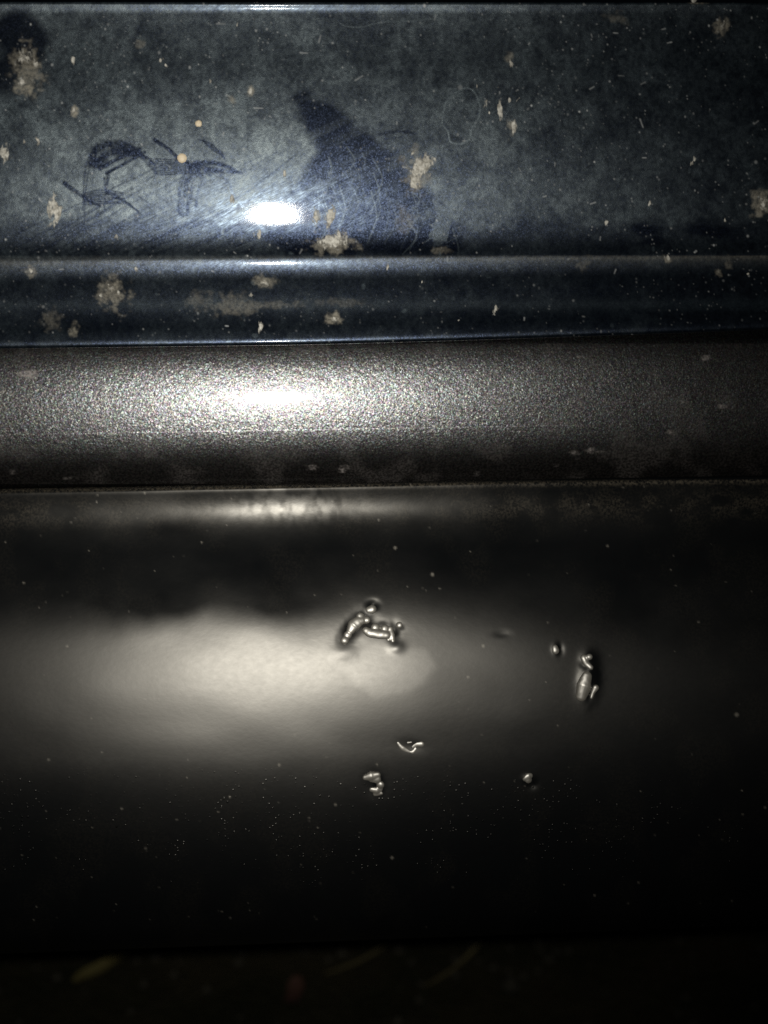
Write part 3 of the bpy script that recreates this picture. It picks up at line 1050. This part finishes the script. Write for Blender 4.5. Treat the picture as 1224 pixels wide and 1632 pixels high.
# ------------------------------------------------------------------ mud splashes dried onto the paint
def splash(x, y, rx, ry, rot=0.0, thr=0.42, h=0.25, rag=1.1, freq=7.0, seed=0, mat=None, name='mud_splash'):
    m_ = 1.25
    us = np.arange(-1.35 * rx, 1.35 * rx + 0.1, m_ if rx > 6 else 0.8)
    vs_ = np.arange(-1.35 * ry, 1.35 * ry + 0.1, m_ if ry > 6 else 0.8)
    U, V = np.meshgrid(us, vs_)
    c, s_ = math.cos(math.radians(rot)), math.sin(math.radians(rot))
    qx, qy = x + U * c - V * s_, y + U * s_ + V * c
    val = 1.0 - np.hypot(U / rx, V / ry) + rag * (fbm(qx / freq, qy / (freq * 1.9), seed + 400, 3, 0.6) - 0.5)
    val = val + 0.35 * (vnoise(qx / 1.9, qy / 4.2, seed + 430) - 0.5) * (1 if rag > 0.5 else 0)
    on = val > thr
    nr, nc = on.shape
    quad = on[:-1, :-1].astype(int) + on[1:, :-1] + on[:-1, 1:] + on[1:, 1:] >= 3
    if not quad.any():
        return None
    hh = np.clip((val - thr) / 0.35, 0, 1) ** 0.6 * h * 0.001 * (0.7 + 0.6 * fbm(qx / 4, qy / 4, seed + 460, 2)) + 0.00003
    P_, N_ = panel_sec.hit(qx, qy)
    P_ = P_ + N_ * hh[..., None]
    P_[..., 2] += edge_rise(qy, P_[..., 0])
    fa = grid_faces(nr, nc)[quad.ravel()]
    used, inv = np.unique(fa, return_inverse=True)
    ob = mesh_obj(name, P_.reshape(-1, 3)[used], inv.reshape(-1, 4), mat or M_mud, panel)
    add_attr(ob, 'thick', np.clip((val - thr) / 0.45, 0, 1).ravel()[used])
    return ob


SPL = [(42, 92, 26, 36, 10, .62, .3), (60, 103, 9, 9, 0, .3, .4), (36, 132, 24, 16, 0, .6, .3), (6, 243, 17, 20, 20, .32, .4), (86, 336, 16, 36, 4, .30, .4),
       (60, 223, 7, 16, -8, .5, .2), (39, 226, 5, 15, 6, .5, .2), (185, 378, 7, 14, 5, .45, .3), (117, 177, 7, 10, 0, .55, .2), (256, 96, 6, 8, 20, .4, .3),
       (264, 104, 4, 9, -40, .4, .3), (116, 97, 6, 10, 0, .45, .2), (400, 145, 9, 15, 5, .48, .25), (368, 160, 7, 9, 0, .5, .25),
       (670, 270, 25, 32, 30, .34, .35), (660, 290, 17, 20, 0, .30, .35), (658, 243, 9, 15, 10, .5, .25), (682, 256, 18, 22, 30, .34, .3),
       (526, 345, 12, 28, 8, .32, .35), (504, 349, 11, 26, -5, .34, .35), (530, 384, 40, 24, 0, .40, .3), (370, 318, 6, 18, -5, .5, .25),
       (413, 374, 6, 10, 0, .45, .3), (815, 103, 10, 17, 0, .5, .25), (797, 175, 8, 26, -3, .36, .3), (819, 200, 9, 20, 6, .42, .25),
       (774, 163, 7, 13, 10, .5, .25), (760, 137, 6, 9, 0, .5, .2), (794, 140, 8, 9, 0, .55, .2), (812, 160, 5, 11, 10, .5, .2),
       (826, 158, 5, 13, 30, .5, .2), (780, 180, 4, 7, 0, .45, .2), (1150, 42, 10, 15, 10, .62, .2), (1035, 324, 7, 11, 12, .48, .3),
       (1216, 322, 16, 28, 30, .6, .25), (1107, 1, 14, 7, 0, .5, .25), (1107, 253, 4, 7, 0, .45, .2), (1064, 410, 8, 9, 0, .5, .25),
       (188, 466, 8, 9, 0, .45, .25), (178, 462, 18, 22, 0, .68, .25), (422, 450, 16, 11, 15, .52, .3), (400, 470, 12, 8, 30, .55, .25),
       (416, 522, 9, 22, 12, .5, .3), (533, 508, 16, 10, 0, .6, .25), (50, 432, 12, 10, 0, .56, .25), (217, 428, 7, 11, -8, .52, .25),
       (790, 497, 8, 15, 6, .5, .3), (618, 425, 4, 14, 10, .5, .2), (672, 450, 4, 13, 20, .52, .2), (1102, 260, 6, 8, 0, .55, .2),
       (966, 355, 9, 8, 0, .6, .2), (1155, 350, 4, 8, 8, .5, .2), (1192, 437, 6, 5, 0, .5, .2), (1145, 433, 6, 8, 10, .6, .2),
       (732, 513, 4, 9, 45, .5, .2), (453, 275, 5, 12, 0, .52, .2), (160, 470, 8, 9, 0, .62, .2), (335, 130, 5, 8, 0, .6, .2), (378, 40, 4, 13, 5, .5, .2)]
for i, (x, y, rx, ry, rot, thr, h_) in enumerate(SPL):
    splash(x, y, rx, ry, rot, thr, h_, seed=i * 7)
for i, (x, y, r_) in enumerate(((290, 252, 8.2), (316.5, 197, 5.8))):
    splash(x, y, r_ * 1.0, r_ * 1.0, 0, 0.04, 0.5, rag=0.12, seed=900 + i, mat=M_drop, name='dried_droplet')
